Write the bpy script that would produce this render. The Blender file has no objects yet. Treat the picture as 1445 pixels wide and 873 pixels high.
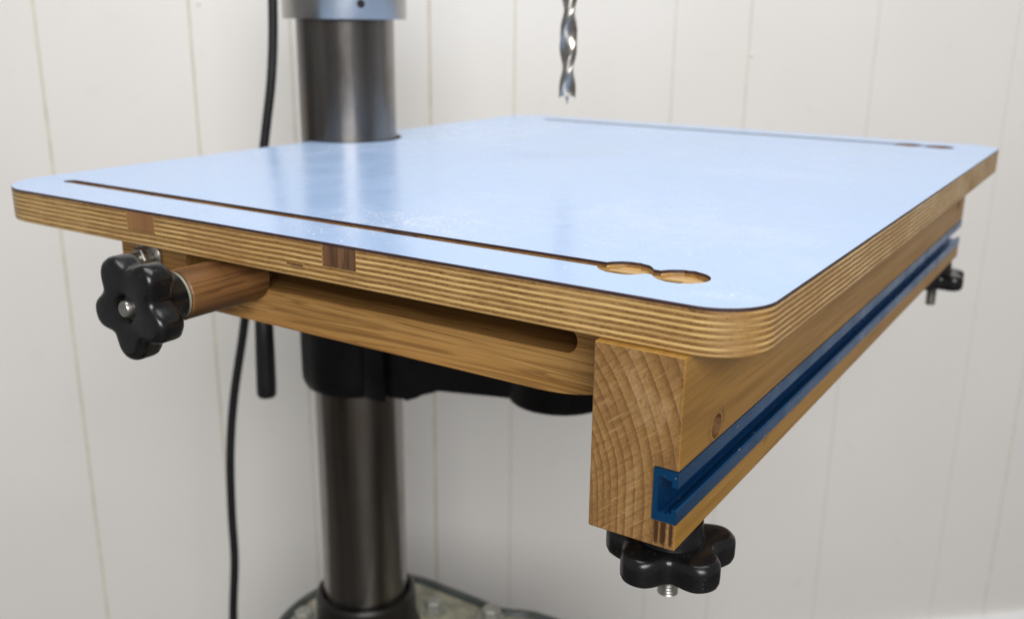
import bpy, bmesh, math, random
from mathutils import Vector, Matrix

S = 0.001                      # all dimensions below are millimetres
PI = math.pi
sc = bpy.context.scene
COL = sc.collection

# ------------------------------------------------------------------ camera
cam_d = bpy.data.cameras.new('camera')
cam = bpy.data.objects.new('camera', cam_d)
COL.objects.link(cam)
sc.camera = cam
YAW, PIT, ROL, FPX = 0.575768, 0.286272, 0.010211, 1374.8
fwd = Vector((math.cos(YAW) * math.cos(PIT), math.sin(YAW) * math.cos(PIT), -math.sin(PIT)))
rt = fwd.cross(Vector((0, 0, 1))).normalized()
up = rt.cross(fwd)
r2 = rt * math.cos(ROL) + up * math.sin(ROL)
u2 = up * math.cos(ROL) - rt * math.sin(ROL)
CAM = Vector((-330.6, -109.7, 100.8)) * S
cam.matrix_world = Matrix(((r2.x, u2.x, -fwd.x, CAM.x), (r2.y, u2.y, -fwd.y, CAM.y),
                           (r2.z, u2.z, -fwd.z, CAM.z), (0, 0, 0, 1)))
cam_d.sensor_width = 36
cam_d.lens = FPX / 1445 * 36
cam_d.clip_start = 0.01
cam_d.clip_end = 50
cam_d.dof.use_dof = True
cam_d.dof.focus_distance = 0.43
cam_d.dof.aperture_fstop = 9.5

# ------------------------------------------------------------------ world and lamps
w = bpy.data.worlds.new('World')
sc.world = w
w.use_nodes = True
w.node_tree.nodes['Background'].inputs[0].default_value = (1.0, 0.985, 0.965, 1)
w.node_tree.nodes['Background'].inputs[1].default_value = 0.24


def area(name, loc, target, sx, sy, power, color):
    d = bpy.data.lights.new(name, 'AREA')
    d.shape = 'RECTANGLE'
    d.size, d.size_y = sx, sy
    d.energy = power
    d.color = color
    o = bpy.data.objects.new(name, d)
    COL.objects.link(o)
    o.location = loc
    o.rotation_euler = (Vector(target) - Vector(loc)).to_track_quat('-Z', 'Y').to_euler()
    return o


area('ceiling_lamp', (0.18, 0.03, 1.55), (0.33, 0.2, 0), 1.3, 0.9, 18, (1.0, 1.0, 1.0))
area('front_fill', (-1.6, -1.3, 0.95), (0.6, 0.3, -0.5), 1.4, 1.1, 57, (1.0, 0.985, 0.97))  # added fill from the camera side for wall and upright faces, no known source

sc.view_settings.view_transform = 'Standard'
sc.view_settings.look = 'None'
sc.view_settings.exposure = 0.0
sc.view_settings.gamma = 1.0


# ------------------------------------------------------------------ material helpers
class NT:
    def __init__(self, name):
        self.m = bpy.data.materials.new(name)
        self.m.use_nodes = True
        self.t = self.m.node_tree
        self.b = self.t.nodes['Principled BSDF']

    def n(self, typ, **kw):
        nd = self.t.nodes.new(typ)
        for k, v in kw.items():
            if k.startswith('i_'):
                key = k[2:]
                key = int(key) if key.isdigit() else key.replace('_', ' ')
                self.put(nd.inputs[key], v)
            else:
                setattr(nd, k, v)
        return nd

    def put(self, sock, v):
        if isinstance(v, bpy.types.NodeSocket):
            self.t.links.new(v, sock)
        else:
            sock.default_value = v

    def math(self, op, a, b=0.0, c=None):
        nd = self.n('ShaderNodeMath', operation=op)
        self.put(nd.inputs[0], a)
        self.put(nd.inputs[1], b)
        if c is not None:
            self.put(nd.inputs[2], c)
        return nd.outputs[0]

    def coord(self, scale=(1, 1, 1), rot=(0, 0, 0), loc=(0, 0, 0)):
        tc = self.n('ShaderNodeTexCoord')
        mp = self.n('ShaderNodeMapping')
        self.t.links.new(tc.outputs['Object'], mp.inputs[0])
        mp.inputs['Scale'].default_value = scale
        mp.inputs['Rotation'].default_value = rot
        mp.inputs['Location'].default_value = loc
        return mp.outputs[0]

    def coord_turned(self, rot, scale):
        """object coordinates turned first, then stretched along the turned axes"""
        a = self.coord((1, 1, 1), rot)
        mp = self.n('ShaderNodeMapping')
        self.t.links.new(a, mp.inputs[0])
        mp.inputs['Scale'].default_value = scale
        return mp.outputs[0]

    def noise(self, vec, scale, detail=3, rough=0.5, dist=0.0):
        nd = self.n('ShaderNodeTexNoise')
        self.t.links.new(vec, nd.inputs['Vector'])
        nd.inputs['Scale'].default_value = scale
        nd.inputs['Detail'].default_value = detail
        nd.inputs['Roughness'].default_value = rough
        nd.inputs['Distortion'].default_value = dist
        return nd.outputs['Fac']

    def ramp(self, fac, stops, interp='LINEAR'):
        nd = self.n('ShaderNodeValToRGB')
        nd.color_ramp.interpolation = interp
        el = nd.color_ramp.elements
        while len(el) < len(stops):
            el.new(0.5)
        for e, (p, c) in zip(el, stops):
            e.position = p
            e.color = (c[0], c[1], c[2], 1) if hasattr(c, '__len__') else (c, c, c, 1)
        self.put(nd.inputs[0], fac)
        return nd.outputs[0]

    def mix(self, fac, a, b, blend='MIX'):
        nd = self.n('ShaderNodeMix', data_type='RGBA', blend_type=blend)
        self.put(nd.inputs[0], fac)
        for i, v in ((6, a), (7, b)):
            if not isinstance(v, bpy.types.NodeSocket):
                v = (v[0], v[1], v[2], 1)
            self.put(nd.inputs[i], v)
        return nd.outputs[2]

    def bump(self, h, strength=0.2, dist=0.001):
        nd = self.n('ShaderNodeBump')
        nd.inputs['Strength'].default_value = strength
        nd.inputs['Distance'].default_value = dist
        self.put(nd.inputs['Height'], h)
        self.t.links.new(nd.outputs[0], self.b.inputs['Normal'])

    def fin(self, color=None, rough=0.5, metal=0.0, spec=None, coat=None):
        if color is not None:
            if not isinstance(color, bpy.types.NodeSocket):
                color = (color[0], color[1], color[2], 1)
            self.put(self.b.inputs['Base Color'], color)
        self.put(self.b.inputs['Roughness'], rough)
        self.put(self.b.inputs['Metallic'], metal)
        if spec is not None:
            self.put(self.b.inputs['Specular IOR Level'], spec)
        if coat is not None:
            self.b.inputs['Coat Weight'].default_value = coat[0]
            self.b.inputs['Coat Roughness'].default_value = coat[1]
        return self.m


def srgb(r, g, b):
    f = lambda v: (v / 255 / 12.92) if v <= 10 else ((v / 255 + 0.055) / 1.055) ** 2.4
    return (f(r), f(g), f(b))


M = {}


def mat_wall():
    k = NT('wall_paint')
    v = k.coord()
    n1 = k.noise(v, 2.2, 3, 0.55)
    n2 = k.noise(v, 26, 4, 0.6)
    c = k.ramp(n1, [(0.3, srgb(230, 228, 224)), (0.7, srgb(237, 235, 232))])
    c = k.mix(k.ramp(n2, [(0.62, 0.0), (0.78, 0.25)]), c, srgb(214, 208, 196))
    vs = k.coord((9, 9, 1.2))
    h = k.math('ADD', k.noise(vs, 18, 4, 0.6), k.math('MULTIPLY', k.noise(v, 5, 2), 1.6))
    k.bump(h, 0.12, 0.002)
    return k.fin(c, 0.42)


def mat_plain(name, c, rough, metal=0.0, nscale=40, var=0.12, bump=0.0, spec=None):
    k = NT(name)
    v = k.coord()
    n = k.noise(v, nscale, 4, 0.6)
    lo = tuple(max(0, x * (1 - var)) for x in c)
    hi = tuple(min(1, x * (1 + var)) for x in c)
    col = k.ramp(n, [(0.3, lo), (0.7, hi)])
    if bump:
        k.bump(k.noise(v, nscale * 6, 3), bump, 0.0006)
    rr = k.ramp(k.noise(v, nscale * 1.7, 3), [(0.3, rough * 0.85), (0.7, min(1, rough * 1.15))])
    return k.fin(col, rr, metal, spec)


def mat_ply():
    k = NT('plywood_edge')
    tc = k.n('ShaderNodeTexCoord')
    sep = k.n('ShaderNodeSeparateXYZ')
    k.t.links.new(tc.outputs['Object'], sep.inputs[0])
    z = sep.outputs[2]
    nsep = k.n('ShaderNodeSeparateXYZ')
    k.t.links.new(tc.outputs['Normal'], nsep.inputs[0])
    nx = k.math('ABSOLUTE', nsep.outputs[0])
    ny = k.math('ABSOLUTE', nsep.outputs[1])
    wob = k.math('MULTIPLY', k.math('SUBTRACT', k.noise(k.coord((1, 1, 0.6)), 24, 3, 0.6), 0.5), 0.0012)
    lay = k.math('DIVIDE', k.math('SUBTRACT', k.math('ADD', z, wob), 0.0822), 0.00131)
    idx = k.math('FLOOR', lay)
    fr = k.math('FRACT', lay)
    wn = k.n('ShaderNodeTexWhiteNoise', noise_dimensions='1D')
    k.put(wn.inputs['W'], idx)
    rnd = wn.outputs['Value']
    odd = k.math('FLOORED_MODULO', idx, 2.0)                  # 0: grain along y, 1: grain along x
    # a veneer whose grain runs along the edge is pale and smooth, across it is brown end grain
    par = k.math('ADD', k.math('MULTIPLY', k.math('SUBTRACT', 1.0, odd), nx), k.math('MULTIPLY', odd, ny))
    par = k.ramp(par, [(0.25, 0.0), (0.80, 0.45), (0.97, 1.0)])
    par = k.math('MULTIPLY', par, k.ramp(rnd, [(0.0, 0.62), (0.8, 1.0)]))
    long_ = k.noise(k.coord((9, 9, 420)), 3, 3, 0.6)
    pale = k.ramp(long_, [(0.3, srgb(206, 168, 104)), (0.65, srgb(232, 198, 134))])
    endg = k.noise(k.coord((150, 150, 330)), 3.0, 3, 0.65)
    brown = k.ramp(endg, [(0.3, srgb(104, 74, 38)), (0.5, srgb(138, 102, 56)), (0.75, srgb(162, 122, 70))])
    base = k.mix(par, brown, pale)
    glue = k.ramp(fr, [(0.0, 0.55), (0.12, 0.0), (0.9, 0.0), (1.0, 0.55)])
    base = k.mix(k.math('MULTIPLY', glue, 0.7), base, srgb(92, 60, 32))
    streak = k.noise(k.coord((22, 22, 340), loc=(0.3, 0, 0)), 3, 4, 0.65)
    base = k.mix(k.ramp(streak, [(0.52, 0.0), (0.74, 0.55)]), base, srgb(108, 72, 38))
    blot = k.noise(k.coord((1, 1, 1.5)), 18, 4, 0.6)
    base = k.mix(k.ramp(blot, [(0.45, 0.0), (0.68, 0.55)]), base, srgb(142, 101, 55))
    base = k.mix(k.ramp(blot, [(0.30, 0.35), (0.42, 0.0)]), base, srgb(206, 168, 112))
    pores = k.noise(k.coord((50, 50, 190), loc=(0, 0.4, 0)), 14, 2, 0.5)
    base = k.mix(k.ramp(pores, [(0.69, 0.0), (0.75, 0.85)]), base, srgb(58, 34, 18))
    h = k.math('ADD', k.math('MULTIPLY', par, 0.8), k.math('ADD', k.math('MULTIPLY', endg, 0.7), k.math('MULTIPLY', glue, -0.5)))
    k.bump(h, 0.4, 0.0004)
    return k.fin(base, k.ramp(blot, [(0.3, 0.34), (0.7, 0.52)]))


def mat_black(name):
    k = NT(name)
    v = k.coord()
    c = k.ramp(k.noise(v, 90, 4, 0.65), [(0.35, (0.004, 0.004, 0.005)), (0.75, (0.010, 0.010, 0.011))])
    spk = k.noise(v, 1500, 2, 0.5)
    msk = k.noise(v, 120, 3, 0.6)
    f = k.math('MULTIPLY', k.ramp(spk, [(0.66, 0.0), (0.72, 1.0)]), k.ramp(msk, [(0.54, 0.0), (0.66, 0.5)]))
    c = k.mix(f, c, (0.30, 0.28, 0.25))
    k.bump(k.math('ADD', k.noise(v, 420, 4, 0.6), k.math('MULTIPLY', f, 2.0)), 0.10, 0.0006)
    return k.fin(c, k.ramp(k.noise(v, 160, 4, 0.6), [(0.3, 0.17), (0.72, 0.34)]))


def mat_wood(name, light, mid, dark, axis, freq=1.0, rough=0.42, streak=0.6, seed=0.0, pores=0.35, bands=0.6, rings=()):
    k = NT(name)
    lo, hi = 2.2 * freq, 46 * freq
    loc = (seed, seed * 1.7, seed * 0.6)

    def al(l, h, sc_, det=4, ro=0.55, di=0.0):
        v = [h] * 3
        v[axis] = l
        return k.noise(k.coord(v, loc=loc), sc_, det, ro, di)
    g1 = al(lo, hi, 1.6, 5, 0.6, 0.4)
    g2 = al(lo * 3, hi * 7, 2.0, 3, 0.65)
    g3 = al(lo * 0.8, hi * 1.2, 2.6, 3, 0.55, 0.8)
    big = k.noise(k.coord((1, 1, 1), loc=loc), 9, 2)
    c = k.ramp(g1, [(0.30, dark), (0.42, mid), (0.60, light), (0.75, mid)])
    # latewood bands: soft on one side, crisp on the other
    band = k.math('FRACT', k.math('MULTIPLY', g3, 7.0))
    c = k.mix(k.math('MULTIPLY', k.ramp(band, [(0.0, 0.0), (0.55, 0.1), (0.86, 1.0), (0.93, 1.0), (1.0, 0.0)]), bands), c, dark)
    c = k.mix(k.ramp(g2, [(0.5, 0.0), (0.70, pores)]), c, dark)
    c = k.mix(k.ramp(big, [(0.4, 0.0), (0.7, streak * 0.5)]), c, mid)
    dirt = k.noise(k.coord((1, 1, 1), loc=loc), 60, 4, 0.65)
    c = k.mix(k.ramp(dirt, [(0.66, 0.0), (0.80, 0.5)]), c, (dark[0] * 0.4, dark[1] * 0.38, dark[2] * 0.4))
    for cx_, cz_, r_ in rings:
        sp_ = k.n('ShaderNodeSeparateXYZ')
        tc_ = k.n('ShaderNodeTexCoord')
        k.t.links.new(tc_.outputs['Object'], sp_.inputs[0])
        ax = k.math('SUBTRACT', sp_.outputs[0], cx_)
        az = k.math('SUBTRACT', sp_.outputs[2], cz_)
        rr = k.math('SQRT', k.math('ADD', k.math('MULTIPLY', ax, ax), k.math('MULTIPLY', az, az)))
        rr = k.math('ABSOLUTE', k.math('SUBTRACT', rr, r_))
        mk = k.math('MULTIPLY', k.math('LESS_THAN', rr, 0.00035), k.ramp(k.noise(k.coord(), 90, 2), [(0.4, 0.0), (0.55, 0.6)]))
        c = k.mix(mk, c, (0.03, 0.02, 0.012))
    k.bump(k.math('ADD', g2, k.math('MULTIPLY', g1, 0.6)), 0.2, 0.0004)
    return k.fin(c, k.ramp(g2, [(0.3, rough), (0.7, rough + 0.14)]), spec=0.32)


def mat_endgrain():
    """growth rings seen on the sawn end of the beam; local y/z plane"""
    k = NT('end_grain')
    tc = k.n('ShaderNodeTexCoord')
    sep = k.n('ShaderNodeSeparateXYZ')
    k.t.links.new(tc.outputs['Object'], sep.inputs[0])
    y, z = sep.outputs[1], sep.outputs[2]
    # pith lies to the left of the beam's foot as one faces its end
    wob = k.math('MULTIPLY', k.math('SUBTRACT', k.noise(k.coord(), 16, 2, 0.5), 0.5), 0.006)
    wob2 = k.math('MULTIPLY', k.math('SUBTRACT', k.noise(k.coord(), 330, 3, 0.6), 0.5), 0.0006)
    dy = k.math('SUBTRACT', y, YEND + 0.0392 + 0.056)
    dz = k.math('SUBTRACT', z, 0.004)
    dist = k.math('SQRT', k.math('ADD', k.math('MULTIPLY', dy, dy), k.math('MULTIPLY', k.math('MULTIPLY', dz, dz), 0.6)))
    dist = k.math('ADD', k.math('ADD', dist, wob), wob2)
    ring = k.math('FRACT', k.math('DIVIDE', k.math('LOGARITHM', k.math('MAXIMUM', k.math('ADD', 1.0, k.math('MULTIPLY', k.math('SUBTRACT', dist, 0.050), 42.0)), 0.05), math.e), 0.078))
    c = k.ramp(ring, [(0.0, srgb(162, 126, 80)), (0.5, srgb(152, 116, 70)), (0.85, srgb(130, 95, 55)), (0.95, srgb(114, 81, 45)), (1.0, srgb(160, 124, 78))])
    # chatoyant paler and darker patches
    patch = k.noise(k.coord((1, 1.5, 0.8)), 34, 4, 0.6)
    c = k.mix(k.ramp(patch, [(0.46, 0.0), (0.68, 0.6)]), c, srgb(126, 91, 56))
    c = k.mix(k.ramp(patch, [(0.28, 0.6), (0.44, 0.0)]), c, srgb(192, 160, 118))
    # saw marks slanting up to the right
    saw = k.noise(k.coord_turned((math.radians(40), 0, 0), (1, 9, 150)), 5, 4, 0.65)
    c = k.mix(k.ramp(saw, [(0.50, 0.0), (0.70, 0.55)]), c, srgb(104, 72, 40))
    c = k.mix(k.ramp(saw, [(0.26, 0.62), (0.42, 0.0)]), c, srgb(194, 160, 112))
    # open pores and raised fibres
    fine = k.noise(k.coord((1, 1, 0.6)), 950, 2, 0.6)
    c = k.mix(k.ramp(fine, [(0.54, 0.0), (0.68, 0.4)]), c, srgb(96, 64, 36))
    c = k.mix(k.ramp(fine, [(0.28, 0.30), (0.40, 0.0)]), c, srgb(190, 160, 116))
    # three scorch strokes below the track groove
    st = None
    for (yc, hw, zt) in ((0.0085, 0.0013, -0.0785), (0.0055, 0.0017, -0.0785), (0.0020, 0.0011, -0.0785)):
        a = k.math('ABSOLUTE', k.math('SUBTRACT', k.math('ADD', y, k.math('MULTIPLY', wob, 0.25)), YEND + yc))
        a = k.math('SMOOTH_MIN', 1.0, k.math('MAXIMUM', k.math('SUBTRACT', 1.0, k.math('DIVIDE', a, hw)), 0.0), 0.1)
        st = a if st is None else k.math('MAXIMUM', st, a)
    vert = k.ramp(k.math('MULTIPLY', z, 100.0), [(0.06, 0.0), (0.35, 1.0), (1.1, 1.0)])
    vcut = k.math('LESS_THAN', z, 0.0125)
    st = k.math('MULTIPLY', k.math('MULTIPLY', st, vert), vcut)
    st = k.math('MULTIPLY', st, k.ramp(k.noise(k.coord((1, 3, 1)), 160, 3), [(0.3, 0.5), (0.6, 1.0)]))
    c = k.mix(k.math('MINIMUM', k.math('MULTIPLY', st, 2.4), 0.9), c, srgb(58, 34, 20))
    hgt = k.math('ADD', k.math('MULTIPLY', ring, 0.7), k.math('ADD', saw, k.math('MULTIPLY', fine, 0.5)))
    k.bump(hgt, 0.4, 0.0004)
    return k.fin(c, 0.55, spec=0.25)


def mat_track():
    k = NT('blue_anodised')
    ln = k.noise(k.coord((3, 1500, 1500)), 1.0, 3, 0.6)
    bl = k.noise(k.coord((1, 1, 1)), 45, 4, 0.65)
    c = k.ramp(ln, [(0.3, (0.008, 0.085, 0.24)), (0.7, (0.016, 0.125, 0.33))])
    # rubbed spots and chips of dust
    ch = k.noise(k.coord((0.5, 1, 1)), 420, 2, 0.6)
    c = k.mix(k.ramp(ch, [(0.70, 0.0), (0.75, 0.8)]), c, (0.45, 0.47, 0.5))
    c = k.mix(k.ramp(bl, [(0.55, 0.0), (0.75, 0.3)]), c, (0.02, 0.06, 0.14))
    k.bump(ln, 0.25, 0.0003)
    return k.fin(c, k.ramp(bl, [(0.3, 0.24), (0.7, 0.38)]), 0.75)


def mat_laminate():
    k = NT('pale_blue_laminate')
    v = k.coord()
    n = k.noise(v, 3.5, 3, 0.55)
    c = k.ramp(n, [(0.35, (0.41, 0.57, 0.85)), (0.65, (0.435, 0.59, 0.86))])
    # rubbed-in dust: a drift beside the groove and faint smears, plus painted sheen at the far side
    def dust_sheen(cx, cy, sx, sy):
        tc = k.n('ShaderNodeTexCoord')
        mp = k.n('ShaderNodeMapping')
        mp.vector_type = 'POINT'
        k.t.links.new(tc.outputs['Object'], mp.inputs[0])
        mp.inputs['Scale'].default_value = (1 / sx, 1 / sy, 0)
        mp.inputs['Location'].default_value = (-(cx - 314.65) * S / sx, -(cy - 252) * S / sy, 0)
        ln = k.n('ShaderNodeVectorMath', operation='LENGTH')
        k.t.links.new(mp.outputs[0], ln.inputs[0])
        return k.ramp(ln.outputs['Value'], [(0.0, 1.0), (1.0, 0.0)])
    m = k.math('MAXIMUM', dust_sheen(66, 205, 0.055, 0.075), k.math('MULTIPLY', dust_sheen(22, 24, 0.03, 0.03), 0.7))
    m = k.math('MAXIMUM', m, k.math('MULTIPLY', dust_sheen(470, 440, 0.12, 0.10), 0.8))  # far patch: broad sheen of the top painted as whitish colour
    m = k.math('MAXIMUM', m, k.math('MULTIPLY', dust_sheen(150, 120, 0.14, 0.14), 0.5))
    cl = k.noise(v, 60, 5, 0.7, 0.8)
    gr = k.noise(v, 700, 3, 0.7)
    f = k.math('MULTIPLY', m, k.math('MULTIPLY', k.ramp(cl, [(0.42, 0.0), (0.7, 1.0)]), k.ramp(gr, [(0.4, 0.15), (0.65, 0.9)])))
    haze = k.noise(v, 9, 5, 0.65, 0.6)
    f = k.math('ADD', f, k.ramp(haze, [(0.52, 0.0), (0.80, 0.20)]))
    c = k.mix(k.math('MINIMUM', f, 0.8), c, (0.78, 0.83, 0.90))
    # hairline scratches and finger smears change the gloss only
    sc1 = k.noise(k.coord_turned((0, 0, 0.5), (1, 140, 1)), 9, 2, 0.5)
    sc2 = k.noise(k.coord_turned((0, 0, 0.25), (150, 1, 1)), 9, 2, 0.5)
    hair = k.math('ADD', k.ramp(sc1, [(0.70, 0.0), (0.74, 1.0)]), k.ramp(sc2, [(0.70, 0.0), (0.74, 1.0)]))
    sm = k.noise(v, 14, 5, 0.6, 1.2)
    ro = k.math('ADD', k.ramp(sm, [(0.35, 0.20), (0.7, 0.29)]), k.math('MULTIPLY', hair, 0.10))
    ro = k.math('ADD', ro, k.math('MULTIPLY', f, 0.3))
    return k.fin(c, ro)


def mat_steel(name, dark, light, rough, seed=0.0, rust=0.4):
    k = NT(name)
    st = k.noise(k.coord((26, 26, 1.2), loc=(seed, 0, 0)), 1.0, 3, 0.5, 0.2)
    fine = k.noise(k.coord((160, 160, 14), loc=(seed, 0, 0)), 1.6, 4, 0.65)
    blo = k.noise(k.coord((1, 1, 0.6), loc=(seed, 0, 0)), 32, 4, 0.6)
    c = k.ramp(st, [(0.34, dark), (0.62, light)])
    c = k.mix(k.ramp(fine, [(0.55, 0.0), (0.8, 0.3)]), c, dark)
    c = k.mix(k.ramp(blo, [(0.48, 0.0), (0.72, rust)]), c, srgb(104, 86, 66))
    k.bump(fine, 0.06, 0.0004)
    return k.fin(c, k.ramp(blo, [(0.3, rough), (0.7, rough + 0.12)]), 0.9)


def mat_base():
    k = NT('worn_green_grey_paint')
    v = k.coord()
    a = k.noise(v, 22, 5, 0.65)
    b = k.noise(v, 55, 4, 0.6)
    c = k.ramp(a, [(0.32, srgb(92, 92, 80)), (0.5, srgb(134, 133, 116)), (0.66, srgb(176, 173, 148))])
    c = k.mix(k.ramp(b, [(0.64, 0.0), (0.72, 0.7)]), c, srgb(160, 142, 96))
    c = k.mix(k.ramp(b, [(0.28, 0.6), (0.40, 0.0)]), c, srgb(62, 64, 60))
    k.bump(a, 0.25, 0.001)
    return k.fin(c, 0.45)


YEND = 24.3 * S - 252 * S      # beam's outer face in the table's local y
M['wall'] = mat_wall()
M['groove'] = mat_plain('groove_yellowed', srgb(214, 209, 192), 0.6)
M['floor'] = mat_plain('concrete_floor', srgb(92, 88, 82), 0.6, nscale=9, var=0.08, bump=0.1)
M['trim'] = mat_plain('white_gloss_trim', srgb(236, 236, 236), 0.3, nscale=9, var=0.03)
M['ply'] = mat_ply()
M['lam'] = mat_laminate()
M['lam_edge'] = mat_plain('laminate_dark_edge', srgb(62, 44, 44), 0.45, nscale=120, var=0.35)
M['ply_face'] = mat_wood('plywood_face', srgb(214, 184, 136), srgb(196, 162, 112), srgb(160, 122, 76), 1, 1.0)
M['beam'] = mat_wood('beam_long_grain', srgb(174, 132, 64), srgb(160, 118, 52), srgb(120, 84, 34), 0, 0.55, 0.36, 0.6, 0.3, 0.30, 0.35, (((35 - 314.65) * S, (102 - 61) * S, 0.0072), ((34.6 - 314.65) * S, (102.4 - 61) * S, 0.0085)))
M['end'] = mat_endgrain()
M['bore'] = mat_plain('shaded_bore_wood', srgb(112, 78, 44), 0.6, nscale=400, var=0.35, bump=0.4)  # beam wood in a darker tone, paints the shade inside the holes
M['rail'] = mat_wood('rail_long_grain', srgb(192, 150, 90), srgb(172, 128, 71), srgb(118, 81, 40), 1, 0.8, 0.42, 0.2, 0.12, 0.5, 0.7)
M['dowel'] = mat_wood('stained_dowel', srgb(148, 108, 66), srgb(118, 82, 48), srgb(62, 39, 22), 0, 0.5, 0.36, 0.5, 0.8, 0.35)
M['plug_light'] = mat_wood('light_brown_plug', srgb(166, 124, 82), srgb(144, 103, 66), srgb(104, 70, 42), 2, 0.6, 0.4, 0.6, 0.9, 0.3, 0.3)
M['walnut'] = mat_wood('walnut_inlay', srgb(132, 98, 70), srgb(98, 69, 49), srgb(50, 32, 22), 2, 0.9, 0.4, 0.6, 0.5, 0.4)
M['black'] = mat_black('black_plastic')
M['rubber'] = mat_plain('black_cord_jacket', (0.012, 0.012, 0.014), 0.42, nscale=60, var=0.3)
M['cast'] = mat_plain('black_cast_iron_paint', (0.006, 0.006, 0.007), 0.42, nscale=50, var=0.4, bump=0.3, spec=0.2)
M['zinc'] = mat_plain('zinc_stud', (0.42, 0.41, 0.38), 0.34, 0.95, nscale=260, var=0.3)
M['nylon'] = mat_plain('pale_washer', srgb(150, 154, 138), 0.4)
M['blue'] = mat_track()
M['steel_hi'] = mat_steel('column_steel', (0.045, 0.042, 0.038), (0.28, 0.262, 0.245), 0.17, 0.2)
M['chrome'] = mat_plain('machined_collar', (0.46, 0.45, 0.44), 0.30, 1.0, nscale=30, var=0.06)
M['bit'] = mat_plain('bright_tool_steel', (0.40, 0.38, 0.35), 0.3, 1.0, nscale=120, var=0.25)
M['base'] = mat_base()
M['rim'] = mat_plain('slate_green_rim', srgb(66, 72, 70), 0.4, nscale=40, var=0.35, bump=0.2)
M['flange'] = mat_plain('dark_flange', srgb(34, 31, 28), 0.36, 0.3, nscale=60, var=0.4, bump=0.2)
M['bolt'] = mat_plain('grey_bolt', srgb(150, 150, 142), 0.4, 0.3, nscale=150, var=0.25)
M['dust'] = mat_plain('pale_sawdust', srgb(238, 236, 232), 0.8, nscale=300, var=0.06)
M['dust_tan'] = mat_plain('tan_sawdust', srgb(222, 202, 168), 0.8, nscale=300, var=0.1)
M['dark'] = mat_plain('dark_void', (0.01, 0.008, 0.006), 0.8)


# ------------------------------------------------------------------ mesh helpers
def tag(o, label, cat, group=None):
    o['label'] = label
    o['category'] = cat
    if group:
        o['group'] = group
    return o


def thing(name, loc, label, cat, group=None):
    o = bpy.data.objects.new(name, None)
    o.empty_display_size = 0.02
    COL.objects.link(o)
    o.location = Vector(loc) * S
    return tag(o, label, cat, group)


def wloc(o):
    v = Vector((0, 0, 0))
    while o is not None:
        v = v + o.location
        o = o.parent
    return v


def link(name, bm, mats, parent=None, smooth=None, loc=None):
    """bm is in world millimetres; becomes a child with its origin at the parent's (or at loc)"""
    me = bpy.data.meshes.new(name)
    org = Vector(loc) * S if loc is not None else (wloc(parent) if parent is not None else Vector((0, 0, 0)))
    bmesh.ops.scale(bm, vec=(S, S, S), verts=bm.verts)
    bmesh.ops.translate(bm, vec=-org, verts=bm.verts)
    bmesh.ops.recalc_face_normals(bm, faces=bm.faces)
    if smooth is not None:
        for f in bm.faces:
            f.smooth = True
        for e in bm.edges:
            if len(e.link_faces) == 2 and e.calc_face_angle(0) > math.radians(smooth):
                e.smooth = False
    bm.to_mesh(me)
    bm.free()
    for m in (mats if isinstance(mats, (list, tuple)) else [mats]):
        me.materials.append(m)
    o = bpy.data.objects.new(name, me)
    COL.objects.link(o)
    if parent is not None:
        o.parent = parent
        o.location = org - wloc(parent)
    else:
        o.location = org
    return o


def box(bm, x0, x1, y0, y1, z0, z1, bev=0.0, seg=2):
    vs = [bm.verts.new((x, y, z)) for x in (x0, x1) for y in (y0, y1) for z in (z0, z1)]
    fs = []
    for q in ((0, 1, 3, 2), (4, 6, 7, 5), (0, 4, 5, 1), (2, 3, 7, 6), (0, 2, 6, 4), (1, 5, 7, 3)):
        fs.append(bm.faces.new([vs[i] for i in q]))
    if bev:
        es = list({e for f in fs for e in f.edges})
        bmesh.ops.bevel(bm, geom=es, offset=bev, segments=seg, affect='EDGES', profile=0.5)
    return bm


def prism(bm, pts, axis, a, b, mats=None):
    """extrude a closed 2-D outline along an axis from a to b. pts are in the other two axes in order"""
    def P(u, v, t):
        if axis == 0: return (t, u, v)
        if axis == 1: return (u, t, v)
        return (u, v, t)
    n = len(pts)
    A = [bm.verts.new(P(u, v, a)) for u, v in pts]
    B = [bm.verts.new(P(u, v, b)) for u, v in pts]
    sides = [bm.faces.new((A[i], A[(i + 1) % n], B[(i + 1) % n], B[i])) for i in range(n)]
    caps = [bm.faces.new(A[::-1]), bm.faces.new(B)]
    if mats:
        for f in sides: f.material_index = mats[0]
        for f in caps: f.material_index = mats[1]
    return sides, caps


def lathe(bm, prof, c, axis=2, seg=48, close=True):
    """prof: list of (r, t) along the axis through c"""
    rings = []
    for r, t in prof:
        ring = []
        for i in range(seg):
            a = 2 * PI * i / seg
            u, v = r * math.cos(a), r * math.sin(a)
            p = (c[0] + u, c[1] + v, t) if axis == 2 else (t, c[1] + u, c[2] + v) if axis == 0 else (c[0] + u, t, c[2] + v)
            ring.append(bm.verts.new(p))
        rings.append(ring)
    for A, B in zip(rings, rings[1:]):
        for i in range(seg):
            bm.faces.new((A[i], A[(i + 1) % seg], B[(i + 1) % seg], B[i]))
    if close:
        bm.faces.new(rings[0][::-1])
        bm.faces.new(rings[-1])
    return bm


def rrect(x0, x1, y0, y1, r, seg=10, rb=None):
    pts = []
    rb = r if rb is None else rb
    for cx, cy, a0, r in ((x1 - rb, y1 - rb, 0, rb), (x0 + rb, y1 - rb, 90, rb), (x0 + r, y0 + r, 180, r), (x1 - r, y0 + r, 270, r)):
        for i in range(seg + 1):
            a = math.radians(a0 + 90 * i / seg)
            pts.append((cx + r * math.cos(a), cy + r * math.sin(a)))
    return pts


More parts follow.
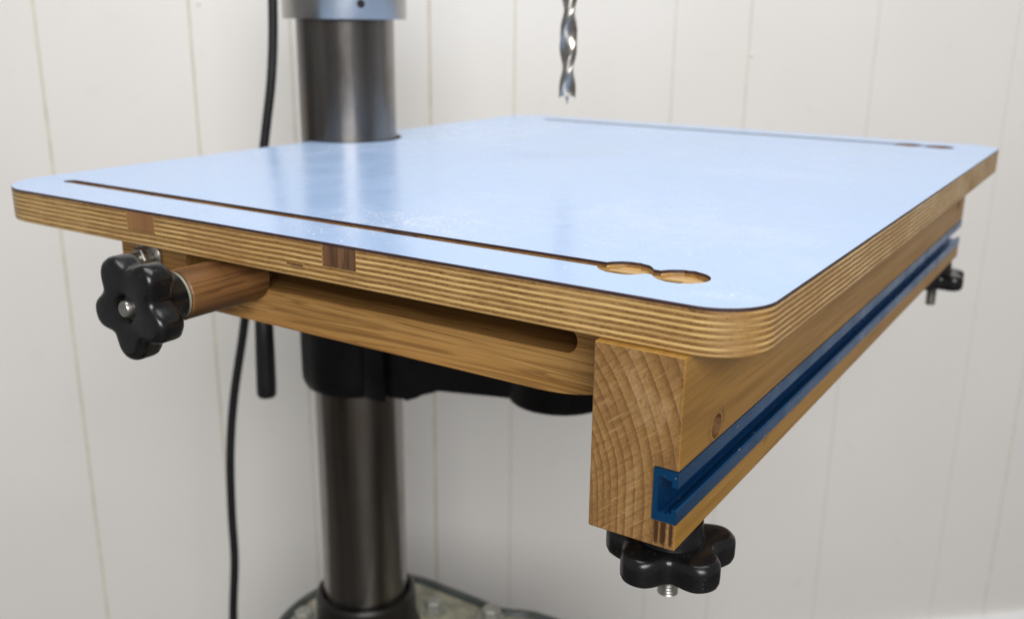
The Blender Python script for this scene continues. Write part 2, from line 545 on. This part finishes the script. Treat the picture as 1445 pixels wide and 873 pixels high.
def offset_rr(x0, x1, y0, y1, r, d, seg=10):
    return rrect(x0 + d, x1 - d, y0 + d, y1 - d, max(0.5, r - d), seg, max(0.5, RB - d))


def tube(bm, pts, rad, seg=14, caps=True):
    rings = []
    n = len(pts)
    ref = Vector((1, 0, 0))
    for i, p in enumerate(pts):
        p = Vector(p)
        t = (Vector(pts[min(i + 1, n - 1)]) - Vector(pts[max(i - 1, 0)])).normalized()
        a = (ref - t * ref.dot(t)).normalized()
        b = t.cross(a)
        ref = a
        r = rad[i] if hasattr(rad, '__len__') else rad
        rings.append([bm.verts.new(p + (a * math.cos(2 * PI * k / seg) + b * math.sin(2 * PI * k / seg)) * r) for k in range(seg)])
    for A, B in zip(rings, rings[1:]):
        for k in range(seg):
            bm.faces.new((A[k], A[(k + 1) % seg], B[(k + 1) % seg], B[k]))
    if caps:
        bm.faces.new(rings[0][::-1])
        bm.faces.new(rings[-1])


def spline(ctrl, per=10):
    out = []
    P = [Vector(c) for c in ctrl]
    P = [P[0] * 2 - P[1]] + P + [P[-1] * 2 - P[-2]]
    for i in range(1, len(P) - 2):
        for k in range(per):
            t = k / per
            a, b, c, d = P[i - 1], P[i], P[i + 1], P[i + 2]
            out.append(0.5 * ((2 * b) + (c - a) * t + (2 * a - 5 * b + 4 * c - d) * t * t + (3 * b - a - 3 * c + d) * t ** 3))
    out.append(P[-2])
    return out


def cut(o, builders):
    """boolean-subtract world-mm cutter meshes from o and bake the result"""
    bm = bmesh.new()
    for fn in builders:
        fn(bm)
    c = link('cutter', bm, [M['dark']])
    bpy.context.view_layer.update()
    md = o.modifiers.new('cut', 'BOOLEAN')
    md.operation = 'DIFFERENCE'
    md.solver = 'EXACT'
    md.use_self = False
    md.object = c
    md.material_mode = 'INDEX'
    dg = bpy.context.evaluated_depsgraph_get()
    me = bpy.data.meshes.new_from_object(o.evaluated_get(dg))
    o.modifiers.clear()
    o.data = me
    bpy.data.objects.remove(c)
    return me


def sharpen(me, ang=30):
    bm = bmesh.new()
    bm.from_mesh(me)
    for f in bm.faces:
        f.smooth = True
    for e in bm.edges:
        e.smooth = not (len(e.link_faces) != 2 or e.calc_face_angle(0) > math.radians(ang))
    bm.to_mesh(me)
    bm.free()


# ================================================================== the setting
WA = math.radians(10)
hx, hy = math.cos(YAW), math.sin(YAW)
WN = Vector((hx * math.cos(WA) - hy * math.sin(WA), hx * math.sin(WA) + hy * math.cos(WA), 0))
WT = Vector((WN.y, -WN.x, 0))
WP = Vector((-330.6, -109.7, 0)) + Vector((hx, hy, 0)) * 1350
FLOOR_Z = -985
grooves = [-1404, -1222, -1099, -920, -782, -599, -416, -293, -114, 0, 223, 332, 523, 744, 848, 1040, 1260, 1380, 1570]
W_TOP = 900
GW = {-599: 0.5, -416: 0.45, -293: 0.35, -114: 0.6, 0: 0.28, 223: 0.22, 332: 0.26, 523: 0.16, 744: 0.14}


def wp(s, d, z):
    p = WP + WT * s + WN * d
    return (p.x, p.y, z)


def slab(bm, s0, s1, d0, d1, z0, z1):
    vs = [bm.verts.new(wp(s, d, z)) for s in (s0, s1) for d in (d0, d1) for z in (z0, z1)]
    for q in ((0, 1, 3, 2), (4, 6, 7, 5), (0, 4, 5, 1), (2, 3, 7, 6), (0, 2, 6, 4), (1, 5, 7, 3)):
        bm.faces.new([vs[i] for i in q])


bm = bmesh.new()
slab(bm, grooves[0] - 2, grooves[-1] + 2, 1.0, 20, FLOOR_Z - 20, W_TOP)
wall = link('wall', bm, M['groove'], loc=wp(0, 0, FLOOR_Z))
wall['kind'] = 'structure'
random.seed(4)
for a, b in zip(grooves, grooves[1:]):
    bm = bmesh.new()
    ga, gb = GW.get(a, 0.35), GW.get(b, 0.35)
    ca, cb = 2.2 * ga, 2.2 * gb
    # board with chamfered long edges
    prof = [(a + ga, 0.99), (a + ga, 0.3 + 0.6 * ga), (a + ga + ca, 0), (b - gb - cb, 0), (b - gb, 0.3 + 0.6 * gb), (b - gb, 0.99)]
    lo = [bm.verts.new(wp(s, d, FLOOR_Z)) for s, d in prof]
    hi = [bm.verts.new(wp(s, d, W_TOP)) for s, d in prof]
    n = len(prof)
    for i in range(n):
        f = bm.faces.new((lo[i], lo[(i + 1) % n], hi[(i + 1) % n], hi[i]))
        f.material_index = 1 if i in (0, 1, 3, 4) else 0
    bm.faces.new(lo)
    bm.faces.new(hi[::-1])
    link('plank', bm, [M['wall'], M['groove']], wall)
for s, z in ((-104, -215), (-98, 205), (10, 150), (330, 60), (-285, -330), (-410, 120), (210, -420)):
    bm = bmesh.new()
    q = Matrix.Translation(Vector(wp(s + random.uniform(6, 9), -0.2, z)))
    bmesh.ops.create_uvsphere(bm, u_segments=12, v_segments=8, radius=2.2, matrix=q @ Matrix.Diagonal((1, 1, 1, 1)))
    link('filled_nail', bm, M['wall'], wall, smooth=60)

bm = bmesh.new()
f0, f1 = -2600, 3.0
vs = [wp(-2200, f0, FLOOR_Z), wp(2600, f0, FLOOR_Z), wp(2600, f1, FLOOR_Z), wp(-2200, f1, FLOOR_Z)]
top = [bm.verts.new(v) for v in vs]
bot = [bm.verts.new((v[0], v[1], v[2] - 20)) for v in vs]
bm.faces.new(top)
bm.faces.new(bot[::-1])
for i in range(4):
    bm.faces.new((top[i], bot[i], bot[(i + 1) % 4], top[(i + 1) % 4]))
fl = link('floor', bm, M['floor'], loc=(0, 0, FLOOR_Z))
fl['kind'] = 'structure'

# white skirting board with a rounded top edge
bm = bmesh.new()
prof = [(-0.1, FLOOR_Z + 0.2), (-16, FLOOR_Z + 0.2), (-16, -903), (-15, -898), (-12, -894.5), (-8, -893), (-0.1, -893)]
A = [bm.verts.new(wp(grooves[0], d, z)) for d, z in prof]
B = [bm.verts.new(wp(grooves[-1], d, z)) for d, z in prof]
for i in range(len(prof)):
    j = (i + 1) % len(prof)
    bm.faces.new((A[i], A[j], B[j], B[i]))
bm.faces.new(A)
bm.faces.new(B[::-1])
sk = link('baseboard', bm, M['trim'], loc=wp(0, 0, FLOOR_Z))
sk['kind'] = 'structure'

# ================================================================== drill press
CX, CY = 333, 498
press = thing('drill_press', (CX, CY, -535), 'drill press with steel column, black table bracket and worn grey-green base', 'drill press')
bm = bmesh.new()
lathe(bm, [(42.5, -498), (42.5, 240)], (CX, CY), 2, 64)
link('column', bm, M['steel_hi'], press, smooth=40)

# collar under the head
bm = bmesh.new()
lathe(bm, [(43.2, 102), (53.2, 102), (53.5, 102.4), (53.5, 210), (43.2, 210)], (CX, CY), 2, 72, close=False)
col_ = link('head_collar', bm, M['chrome'], press, smooth=40)
for dirn in (Vector((-0.62, -0.95, 0)).normalized(),):
    c = Vector((CX, CY, 114)) + dirn * 53.4
    bm = bmesh.new()
    q = dirn.to_track_quat('Z', 'Y').to_matrix().to_4x4()
    bmesh.ops.create_cone(bm, cap_ends=True, segments=20, radius1=3.2, radius2=3.2, depth=1.2, matrix=Matrix.Translation(c) @ q)
    link('set_screw', bm, M['dark'], col_)

# base casting
bm = bmesh.new()
out = []
for i in range(25):
    a = math.radians(180 - 180 * i / 24)
    out.append((CX + (101 if a < PI / 2 else 112) * math.cos(a), 490 + (95 + 5 * (a / PI)) * math.sin(a)))
right = [(434, 470), (434, 430), (433, 396), (436, 386), (441, 377), (447, 362), (450, 330), (452, 250), (450, 140), (440, 122), (424, 112)]
out += right + [(2 * CX - x, y) for x, y in reversed(right)]
out = [(x - 11 if x < CX - 99.5 and y < 480 else x, y) for x, y in out]
ring = []
for d, z in ((0, -534), (0, -505), (1.5, -501.5), (5, -500), (8, -500.6), (11, -505)):
    cxm, cym = CX, 380
    row = []
    for i, (x, y) in enumerate(out):
        p0, p1 = Vector(out[i - 1]), Vector(out[(i + 1) % len(out)])
        t = (p1 - p0).normalized()
        nrm = Vector((t.y, -t.x))      # outline runs clockwise: inward is to the right
        row.append(bm.verts.new((x + nrm.x * d, y + nrm.y * d, z)))
    ring.append(row)
n = len(out)
for A, B in zip(ring, ring[1:]):
    for i in range(n):
        bm.faces.new((A[i], A[(i + 1) % n], B[(i + 1) % n], B[i]))
bm.faces.new(ring[0])
bm.faces.new(ring[-1])
for f in bm.faces:
    f.material_index = 1 if max(v.co.z for v in f.verts) > -504 or min(v.co.z for v in f.verts) < -520 else 0
base = link('base_casting', bm, [M['base'], M['rim']], press, smooth=35)
bm = bmesh.new()
box(bm, 246, 420, 150, 560, FLOOR_Z, -534, 6)
link('pedestal', bm, M['cast'], base)
bm = bmesh.new()
lathe(bm, [(43.0, -478), (43.4, -463), (45.5, -460.5), (48.5, -460.5), (50.6, -463), (51, -466), (51.5, -498), (56, -505.5), (43, -505.5)], (CX, CY), 2, 64, close=False)
link('column_flange', bm, M['flange'], press, smooth=35)


def hexbolt(bm, x, y, z, r, h):
    lathe(bm, [(r * 1.35, z), (r * 1.35, z + 2)], (x, y), 2, 24)
    lathe(bm, [(r, z + 2), (r, z + 2 + h * 0.8), (r * 0.8, z + 2 + h)], (x, y), 2, 6)


for x, y in ((392, 455), (414, 396), (300, 556), (CX - 62, 452)):
    bm = bmesh.new()
    hexbolt(bm, x, y, -505.2, 10.5, 11)
    link('bolt_head', bm, M['bolt'], base)

# bracket gripping the column, arm and boss that carry the table
bm = bmesh.new()
lathe(bm, [(43, -233), (46, -234), (50, -232), (52.6, -226), (53, -218), (53, -120), (50, -117), (43, -117)], (CX, CY), 2, 56, close=False)
brk = link('table_bracket', bm, M['cast'], press, smooth=40)
bm = bmesh.new()
prof = [(CY - 38, -228), (CY - 60, -226), (CY - 80, -226), (410, -224), (398, -219), (384, -207), (376, -203), (310, -198), (250, -192), (200, -184), (200, -90), (CY - 38, -90)]
prism(bm, prof, 0, CX - 34, CX + 30)
bmesh.ops.bevel(bm, geom=list(bm.edges), offset=4, segments=2, affect='EDGES')
link('support_arm', bm, M['cast'], brk, smooth=40)
bm = bmesh.new()
lathe(bm, [(5, -24), (12, -24), (14, -21), (14, 26), (12, 30), (5, 30)], (CX, 416, -212), 0, 36)
bmesh.ops.translate(bm, vec=(CX, 0, 0), verts=bm.verts)
link('tilt_lock_boss', bm, M['cast'], brk, smooth=35)
for xx in (CX - 37.5, CX - 20):
    bm = bmesh.new()
    box(bm, xx - 4, xx + 4, 431, 455, -229, -120, 3)
    link('clamp_lug', bm, M['cast'], brk, smooth=40)
bm = bmesh.new()
lathe(bm, [(4, -202), (36, -202), (43, -199.5), (46, -194), (46, -60), (4, -60)], (CX, 272), 2, 48)
link('table_boss', bm, M['cast'], brk, smooth=40)
bm = bmesh.new()
prism(bm, rrect(69, 560, 70, 412, 6), 2, -58, -22)
bmesh.ops.bevel(bm, geom=list(bm.edges), offset=2, segments=2, affect='EDGES')
link('cast_table', bm, M['cast'], press, smooth=40)
# crank that raises the bracket: shaft, arm and hanging grip
bm = bmesh.new()
tube(bm, spline([(CX - 10, CY + 45, -150), (CX - 22, CY + 62, -150), (CX - 40, CY + 76, -152), (CX - 43.2, CY + 77.6, -162), (CX - 43.4, CY + 77.7, -176)], 6), 5, 14)
crank = link('crank_arm', bm, M['cast'], press, smooth=50)
bm = bmesh.new()
gx, gy = 288.6, 577
rows = []
lathe(bm, [(6, -254), (8.4, -253.2), (9.6, -250.5), (9.7, -240), (9.2, -200), (8.6, -172), (6, -168)], (gx, gy), 2, 28)
bmesh.ops.rotate(bm, cent=(gx, gy, -210), matrix=Matrix.Rotation(math.radians(2.0), 3, 'X'), verts=bm.verts)
link('crank_grip', bm, M['rubber'], crank, smooth=40)

# ================================================================== drill bit
BX, BY, BZ = 333, 272.5, 40.5
bit = thing('drill_bit', (BX, BY, BZ), 'steel brad-point twist drill bit hanging above the blue table top', 'drill bit')
bm = bmesh.new()
SEG = 48
R = 6.7
rings = []
NZ = 90
H = 135
pitch = 84
for j in range(NZ + 1):
    z = 6.5 + H * j / NZ
    tw = 2 * PI * z / pitch - 1.486
    ring = []
    for i in range(SEG):
        a = 2 * PI * i / SEG
        # two lands with thin margins, two deep flutes
        q = abs(math.sin(a))
        fl_ = max(0.0, (q - 0.45) / 0.55)
        r = R * (1 - 0.36 * (fl_ ** 0.8))
        if 0.30 < q < 0.45 and math.sin(2 * a) > 0:
            r = R
        elif q <= 0.45:
            r = R * 0.965
        ring.append(bm.verts.new((BX + r * math.cos(a + tw), BY + r * math.sin(a + tw), BZ + z)))
    rings.append(ring)
for A, B in zip(rings, rings[1:]):
    for i in range(SEG):
        bm.faces.new((A[i], A[(i + 1) % SEG], B[(i + 1) % SEG], B[i]))
# brad-point end: hollow ground towards the middle, spurs at the rim
tw = 2 * PI * 6.5 / pitch - 1.486
inner = []
for i in range(SEG):
    a = 2 * PI * i / SEG
    inner.append(bm.verts.new((BX + 2.6 * math.cos(a + tw), BY + 2.6 * math.sin(a + tw), BZ + 9.4)))
rim = rings[0]
for i in range(SEG):
    a = 2 * PI * i / SEG
    q = abs(math.sin(a))
    if q < 0.45:
        rim[i].co.z -= 2.4 * (1 - q / 0.45) ** 0.5
    bm.faces.new((rim[(i + 1) % SEG], rim[i], inner[i], inner[(i + 1) % SEG]))
bm.faces.new(inner[::-1])
bm.faces.new(rings[-1])
fl_o = link('fluted_body', bm, M['bit'], bit, smooth=32)
bm = bmesh.new()
lathe(bm, [(0.15, BZ), (1.9, BZ + 7.5), (2.2, BZ + 10)], (BX, BY), 2, 16)
link('brad_point', bm, M['bit'], bit, smooth=40)
bm = bmesh.new()
lathe(bm, [(6.2, BZ + 6.5 + H), (6.2, BZ + 190), (5.6, BZ + 191)], (BX, BY), 2, 32)
link('shank', bm, M['bit'], bit, smooth=40)

# ================================================================== the shop-made table
W, D, T = 629.3, 502.0, 20.0
table = thing('wooden_drill_table', (W / 2, 252, -102), 'plywood drill press table with pale blue laminate top, wooden beam and blue track', 'table')
RC, RB = 25, 40
KH = [(38, 71.5), (38, 45.5)]
PLUGS = ((192.3, 213.0), (338, 360.6))


def slot_cut(xc, depth, ye=469):
    def fn(bm):
        pts = []
        for i in range(13):
            a = math.radians(0 + 180 * i / 12)
            pts.append((xc + 4.4 * math.cos(a), ye + 5 * math.sin(a)))
        pts += [(xc - 4.4, 46), (xc + 4.4, 46)]
        prism(bm, pts, 2, -depth, 5)
    return fn


def hole_cut(x, y, r, depth):
    """a drilled recess with a slightly ragged rim"""
    def fn(bm):
        rg = random.Random(int(x * 7 + y))
        pts = [((r + rg.uniform(-0.3, 0.3)) * math.cos(2 * PI * i / 44), (r * 1.06 + rg.uniform(-0.3, 0.3)) * math.sin(2 * PI * i / 44)) for i in range(44)]
        prism(bm, [(x + a, y + b) for a, b in pts], 2, -depth, 5)
    return fn


def column_cut(bm):
    pts = [(CX + 1.5 + 46 * math.cos(math.radians(a)), CY + 46 * math.sin(math.radians(a))) for a in range(180, 361, 5)]
    pts += [(CX + 47.5, CY + 40), (CX - 44.5, CY + 40)]
    prism(bm, pts, 2, -60, 30)


# plywood core: many veneers, each a hair proud of or behind its neighbours
bm = bmesh.new()
random.seed(11)
levels = []
z = -20.0
lv = [(1.2, -20.0), (0.35, -19.6), (0.0, -18.9)]
k = 0
zz = -18.2
while zz < -2.5:
    lv.append((0.0 if k % 2 else 0.07, zz))
    lv.append((0.0 if k % 2 else 0.07, zz + 0.8))
    zz += 1.31
    k += 1
lv.append((0.0, -1.42))
rows = []
for d, z in lv:
    rows.append([bm.verts.new((x, y, z)) for x, y in offset_rr(0, W, 0, D, RC, d, 14)])
n = len(rows[0])
for A, B in zip(rows, rows[1:]):
    for i in range(n):
        bm.faces.new((A[i], A[(i + 1) % n], B[(i + 1) % n], B[i])).material_index = 0
bm.faces.new(rows[0][::-1]).material_index = 1
bm.faces.new(rows[-1]).material_index = 1
core = link('plywood_core', bm, [M['ply'], M['ply_face']], table)
cutters = [slot_cut(38, 13.5), slot_cut(W - 38, 13.5, 445), column_cut]
cut(core, cutters)
cut(core, [hole_cut(x, y, 11.5, 3.4) for x, y in KH] + [hole_cut(W - x, y, 11.5, 3.4) for x, y in KH]
    + [lambda bm: box(bm, -3, 7, 226.5, 237.5, -15.0, -13.4)]
    + [lambda bm, a=a, b=b: box(bm, -3, 14, a - 0.25, b + 0.25, -11.8, -1.2) for a, b in PLUGS])
for pgn in core.data.polygons:        # slot walls show veneers, slot floors show face wood
    pgn.material_index = 1 if abs(pgn.normal.z) > 0.7 else 0
sharpen(core.data, 30)

# laminate sheet
bm = bmesh.new()
rows = []
for d, z in ((0.0, -1.4), (0.0, -0.25), (0.28, 0.0)):
    rows.append([bm.verts.new((x, y, z)) for x, y in offset_rr(0, W, 0, D, RC, d, 14)])
for A, B in zip(rows, rows[1:]):
    for i in range(n):
        bm.faces.new((A[i], A[(i + 1) % n], B[(i + 1) % n], B[i])).material_index = 1
bm.faces.new(rows[0][::-1]).material_index = 1
bm.faces.new(rows[-1]).material_index = 0
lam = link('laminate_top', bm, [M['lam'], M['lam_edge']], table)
cut(lam, cutters)
cut(lam, [hole_cut(x, y, 11.5, 9.5) for x, y in KH] + [hole_cut(W - x, y, 11.5, 9.5) for x, y in KH])
for pgn in lam.data.polygons:
    pgn.material_index = 0 if pgn.normal.z > 0.9 else 1

# walnut plugs let into the plywood edge and showing again in the groove's far wall
for y0, y1 in PLUGS:
    bm = bmesh.new()
    box(bm, 0.12, 12, y0, y1, -11.5, -1.45, 0.15, 1)
    pl = link('walnut_plug', bm, M['walnut'] if y0 < 300 else M['plug_light'], core)
bm = bmesh.new()
box(bm, 42.3, 50, 188, 210, -11.5, -1.45, 0.1, 1)
link('walnut_plug', bm, M['walnut'], core)

# front beam with the groove for the track
Y0, Y1 = 24.3, 63.5
ZB, ZT = -102.0, -20.2
TZ0, TZ1, TD = -90.0, -67.3, 10.4
bm = bmesh.new()
c = 0.5
prof = [(Y0 + c, ZB), (Y1 - c, ZB), (Y1, ZB + c), (Y1, ZT - c), (Y1 - c, ZT), (Y0 + 0.4, ZT), (Y0, ZT - 0.4),
        (Y0, TZ1 + 0.3), (Y0 + TD, TZ1 + 0.3), (Y0 + TD, TZ0 - 0.3), (Y0, TZ0 - 0.3), (Y0, ZB + c)]
rows = []
for ins, x in ((0.35, -3.2), (0.0, -2.8), (0.0, W - 0.4), (0.35, W)):
    row = []
    m_ = len(prof)
    for i, (y, z) in enumerate(prof):
        p0, p1 = Vector(prof[i - 1]), Vector(prof[(i + 1) % m_])
        t = (p1 - p0).normalized()
        nr = Vector((-t.y, t.x))
        row.append(bm.verts.new((x, y + nr.x * ins, z + nr.y * ins)))
    rows.append(row)
for A, B in zip(rows, rows[1:]):
    for i in range(m_):
        bm.faces.new((A[i], A[(i + 1) % m_], B[(i + 1) % m_], B[i])).material_index = 0
bm.faces.new(rows[0][::-1]).material_index = 1
bm.faces.new(rows[-1]).material_index = 1
beam = link('front_beam', bm, [M['beam'], M['end'], M['bore']], table)
cut(beam, [lambda bm: lathe(bm, [(0.4, Y0 + 19), (5.2, Y0 + 17), (5.4, Y0 - 3)], (35.0, 0, -61), 1, 28),
           lambda bm: lathe(bm, [(0.4, Y0 + 12.5), (4.4, Y0 + 9), (4.6, Y0 - 3)], (W - 32, 0, -50), 1, 28)])
for pgn in beam.data.polygons:
    pgn.material_index = 1 if abs(pgn.normal.x) > 0.9 else 0
    pc = pgn.center + wloc(table)
    if pc.y > (Y0 + 0.2) * S and any(abs(pc.x - hx_ * S) < 0.008 and abs(pc.z - hz_ * S) < 0.0056 for hx_, hz_ in ((35, -61), (W - 32, -50))):
        pgn.material_index = 2        # counterbore walls, wood darkened in colour as painted shade

# aluminium track
bm = bmesh.new()
yo, yi = Y0 - 0.35, Y0 + TD - 0.15
prof = [(yo, TZ0), (yi, TZ0), (yi, TZ1), (yo, TZ1), (yo, TZ1 - 6.6), (yo + 2.5, TZ1 - 6.6), (yo + 2.5, TZ1 - 4.0), (yo + 5.2, TZ1 - 4.0), (yo + 5.2, TZ1 - 3.2), (yi - 2.2, TZ1 - 3.2),
        (yi - 2.2, TZ0 + 4.0), (yo + 6.6, TZ0 + 4.0), (yo + 6.2, TZ0 + 5.0), (yo + 5.6, TZ0 + 4.0), (yo + 4.0, TZ0 + 4.0), (yo + 3.6, TZ0 + 5.0), (yo + 3.0, TZ0 + 4.0),
        (yo + 2.4, TZ0 + 4.0), (yo + 2.4, TZ0 + 6.4), (yo + 0.7, TZ0 + 6.4), (yo, TZ0 + 5.6)]
prism(bm, prof, 0, -3.8, W - 1)
track = link('t_track', bm, M['blue'], table)

# side rail with the long routed slot
XR0, XR1 = 30.0, 68.0
rp = []
RYR, RYL, RZB = 63.7, 411.0, -61.5
for i in range(11):
    a = math.radians(90 * i / 10)
    rp.append((110 - 46 * math.sin(a), -46 + (RZB + 46) * math.cos(a)))
rp = [(RYL, RZB)] + rp + [(RYR, -20.2), (RYL, -20.2)]
bm = bmesh.new()
prism(bm, rp, 0, XR0, XR1)
rail = link('side_rail', bm, M['rail'], table)


def rail_slot(bm):
    pts = []
    for i in range(13):
        a = math.radians(-90 - 180 * i / 12)
        pts.append((95.5 + 6 * math.cos(a), -35 + 6 * math.sin(a)))
    for i in range(13):
        a = math.radians(90 - 180 * i / 12)
        pts.append((346 + 6 * math.cos(a), -35 + 6 * math.sin(a)))
    prism(bm, pts, 0, XR0 - 5, XR1 + 5)


cut(rail, [rail_slot])
sharpen(rail.data, 35)


# star knobs
def star(bm, c, axis, sgn, R_out, R_in, h, rot, lobes=5):
    """rounded five-lobed knob; the flat top is at c and the body runs h along -sgn*axis"""
    N = 120
    rings_ = []
    prof_ = [(0.30, 0.9), (0.36, 0.25), (0.42, 0.0), (0.75, 0.0)]
    lay = []
    for s_, d_ in ((0.0, 0.0),):
        pass
    def rad(a):
        q = 0.5 + 0.5 * math.cos(lobes * (a - rot))
        q = q ** 0.8
        return R_in + (R_out - R_in) * (q * q * (3 - 2 * q) * 0.55 + q * 0.45)
    ins = [(4.8, 0.0, 1), (2.6, 0.35, 1), (1.0, 1.4, 1), (0.15, 3.2, 1), (0.0, 5.0, 1), (0.0, h - 4.0, 1), (0.4, h - 2.0, 1), (1.8, h - 0.5, 1), (3.6, h, 1)]
    for inset, depth, _ in ins:
        row = []
        for i in range(N):
            a = 2 * PI * i / N
            r = rad(a) - inset
            t = -sgn * depth
            u, v = r * math.cos(a), r * math.sin(a)
            p = {2: (c[0] + u, c[1] + v, c[2] + t), 0: (c[0] + t, c[1] + u, c[2] + v)}[axis]
            row.append(bm.verts.new(p))
        rings_.append(row)
    # dished middle and bore
    pre = []
    for r, depth in ((6.2, 3.0), (7.2, 0.6), (8.6, 0.0)):
        row = []
        for i in range(N):
            a = 2 * PI * i / N
            u, v = r * math.cos(a), r * math.sin(a)
            t = -sgn * depth
            p = {2: (c[0] + u, c[1] + v, c[2] + t), 0: (c[0] + t, c[1] + u, c[2] + v)}[axis]
            row.append(bm.verts.new(p))
        pre.append(row)
    rings_ = pre + rings_
    for A, B in zip(rings_, rings_[1:]):
        for i in range(N):
            bm.faces.new((A[i], A[(i + 1) % N], B[(i + 1) % N], B[i]))
    bm.faces.new(rings_[0][::-1])
    bm.faces.new(rings_[-1])


def thread_prof(r, t0, t1, pitch_=1.5):
    out_ = []
    n_ = int(abs(t1 - t0) / pitch_ * 2)
    for i in range(n_ + 1):
        t = t0 + (t1 - t0) * i / n_
        out_.append((r - (0.55 if i % 2 else 0.0), t))
    return [(r * 0.75, t0 - (t1 - t0) / n_)] + out_


AY, AZ = 296.0, -35.0
bm = bmesh.new()
lathe(bm, [(12.6, -21.3), (13.3, -20.5), (13.3, XR0 - 0.1)], (0, AY, AZ), 0, 48)
sp = link('dowel_spacer', bm, M['dowel'], table, smooth=40)
sp.rotation_euler = (0, 0, 0)
for x0, x1, r in ((-23.6, -21.6, 12.6),):
    bm = bmesh.new()
    lathe(bm, [(r - 0.5, x0), (r, x0 + 0.4), (r, x1 - 0.4), (r - 0.5, x1)], (0, AY, AZ), 0, 40)
    link('washer', bm, M['nylon'], table, smooth=40)
bm = bmesh.new()
star(bm, (-52.0, AY, AZ), 0, -1, 27.2, 19.8, 15.5, math.radians(57))
lathe(bm, [(16, -38.6), (14.5, -35), (13.5, -24.2)], (0, AY, AZ), 0, 40)
kn = link('star_knob', bm, M['black'], table, smooth=40)
kn['label'] = 'black five-lobed knob on the stained dowel at the side'
bm = bmesh.new()
lathe(bm, [(1.5, -53.2), (3.6, -53.0), (4.4, -52.0), (4.4, 40)], (0, AY, AZ), 0, 28)
link('threaded_stud', bm, M['zinc'], kn, smooth=40)

# washer and bolt head at the rail's rear end
bm = bmesh.new()
lathe(bm, [(4, 27.4), (11, 27.4), (11.4, 27.8), (11.4, 29.8)], (0, 384, -36), 0, 36)
wsh = link('washer', bm, M['zinc'], table, smooth=40)
bm = bmesh.new()
lathe(bm, [(2.0, 9.0), (3.8, 10), (3.8, 29.0)], (0, 384, -36), 0, 20)
lathe(bm, [(6.2, 20.5), (6.8, 21.2), (6.8, 27.2)], (0, 384, -36), 0, 6)
link('bolt', bm, M['zinc'], wsh, smooth=30)

for nm, kx, ky, rot, kz in (('near', 23.5, 37, 24, 0), ('far', W - 21, 38.5, 98, -2.5)):
    bm = bmesh.new()
    star(bm, (kx, ky, -124.5 + kz), 2, -1, 29.0, 20.6, 13.5, math.radians(rot))
    lathe(bm, [(15, -111.4 + kz), (14, -107), (13.5, -102.4)], (kx, ky), 2, 40)
    kb = link('star_knob', bm, M['black'], table, smooth=40)
    kb['label'] = 'black five-lobed knob under the %s end of the beam' % nm
    bm = bmesh.new()
    lathe(bm, thread_prof(4.6, -138.5 + kz * 2.6, -122.0), (kx, ky), 2, 28)
    link('threaded_stud', bm, M['zinc'], kb, smooth=40)

# ================================================================== power cord
cord = [(CX + 20, 612, 420), (355, 604, 250), (352.2, 605.8, 118.9), (349.6, 609.8, 54), (344.8, 617.2, 0), (334.5, 633, -105), (325.9, 646.3, -199.6), (316.8, 660.4, -282.2),
        (312.2, 667.5, -347.7), (310.3, 670.3, -415.6), (309.7, 671.3, -477), (305.9, 677.1, -552.5), (300, 684, -700), (296, 690, -840), (290, 720, -884), (250, 780, -888)]
bm = bmesh.new()
tube(bm, spline(cord, 8), 4.6, 16)
cd = link('power_cord', bm, M['rubber'], None, smooth=60, loc=(290, 720, FLOOR_Z))
tag(cd, 'black power cord hanging behind the table, left of the column', 'cord')

# ================================================================== sawdust on the laminate
random.seed(7)
bm = bmesh.new()


def flake(x, y, s):
    a = random.uniform(0, 2 * PI)
    k_ = random.choice((3, 4, 5))
    h_ = 0.3 * s
    top_ = [bm.verts.new((x + s * random.uniform(.5, 1) * math.cos(a + 2 * PI * i / k_), y + s * random.uniform(.5, 1) * math.sin(a + 2 * PI * i / k_), 0.03 + h_ * random.uniform(.6, 1.3))) for i in range(k_)]
    mi = random.choice((0, 0, 1))
    bot_ = [bm.verts.new((v.co.x, v.co.y, 0.01)) for v in top_]
    bm.faces.new(top_).material_index = mi
    for i in range(k_):
        bm.faces.new((top_[i], bot_[i], bot_[(i + 1) % k_], top_[(i + 1) % k_])).material_index = mi


def clear(x, y):
    if not (2 < x < W - 2 and 2 < y < D - 2): return False
    if 31 < x < 45 and 40 < y < 476: return False
    if any((x - a) ** 2 + (y - b) ** 2 < 196 for a, b in KH): return False
    return (x - CX) ** 2 + (y - CY) ** 2 > 2500


for cx_, cy_, sx, sy, cnt in ((58, 205, 16, 30, 420), (25, 215, 9, 50, 150), (20, 340, 6, 40, 60), (95, 190, 30, 30, 120), (24, 22, 6, 8, 60), (120, 120, 60, 60, 60), (330, 300, 60, 60, 90), (200, 230, 110, 120, 90), (60, 60, 30, 30, 50)):
    for _ in range(cnt):
        x, y = random.gauss(cx_, sx), random.gauss(cy_, sy)
        if clear(x, y):
            flake(x, y, random.choice((0.12, 0.14, 0.17, 0.2, 0.26, 0.36, 0.5)))
sd = link('sawdust', bm, [M['dust'], M['dust_tan']], None, loc=(60, 200, 0))
sd['kind'] = 'stuff'
sd['label'] = 'fine pale sawdust specks scattered on the blue laminate'
sd['category'] = 'sawdust'
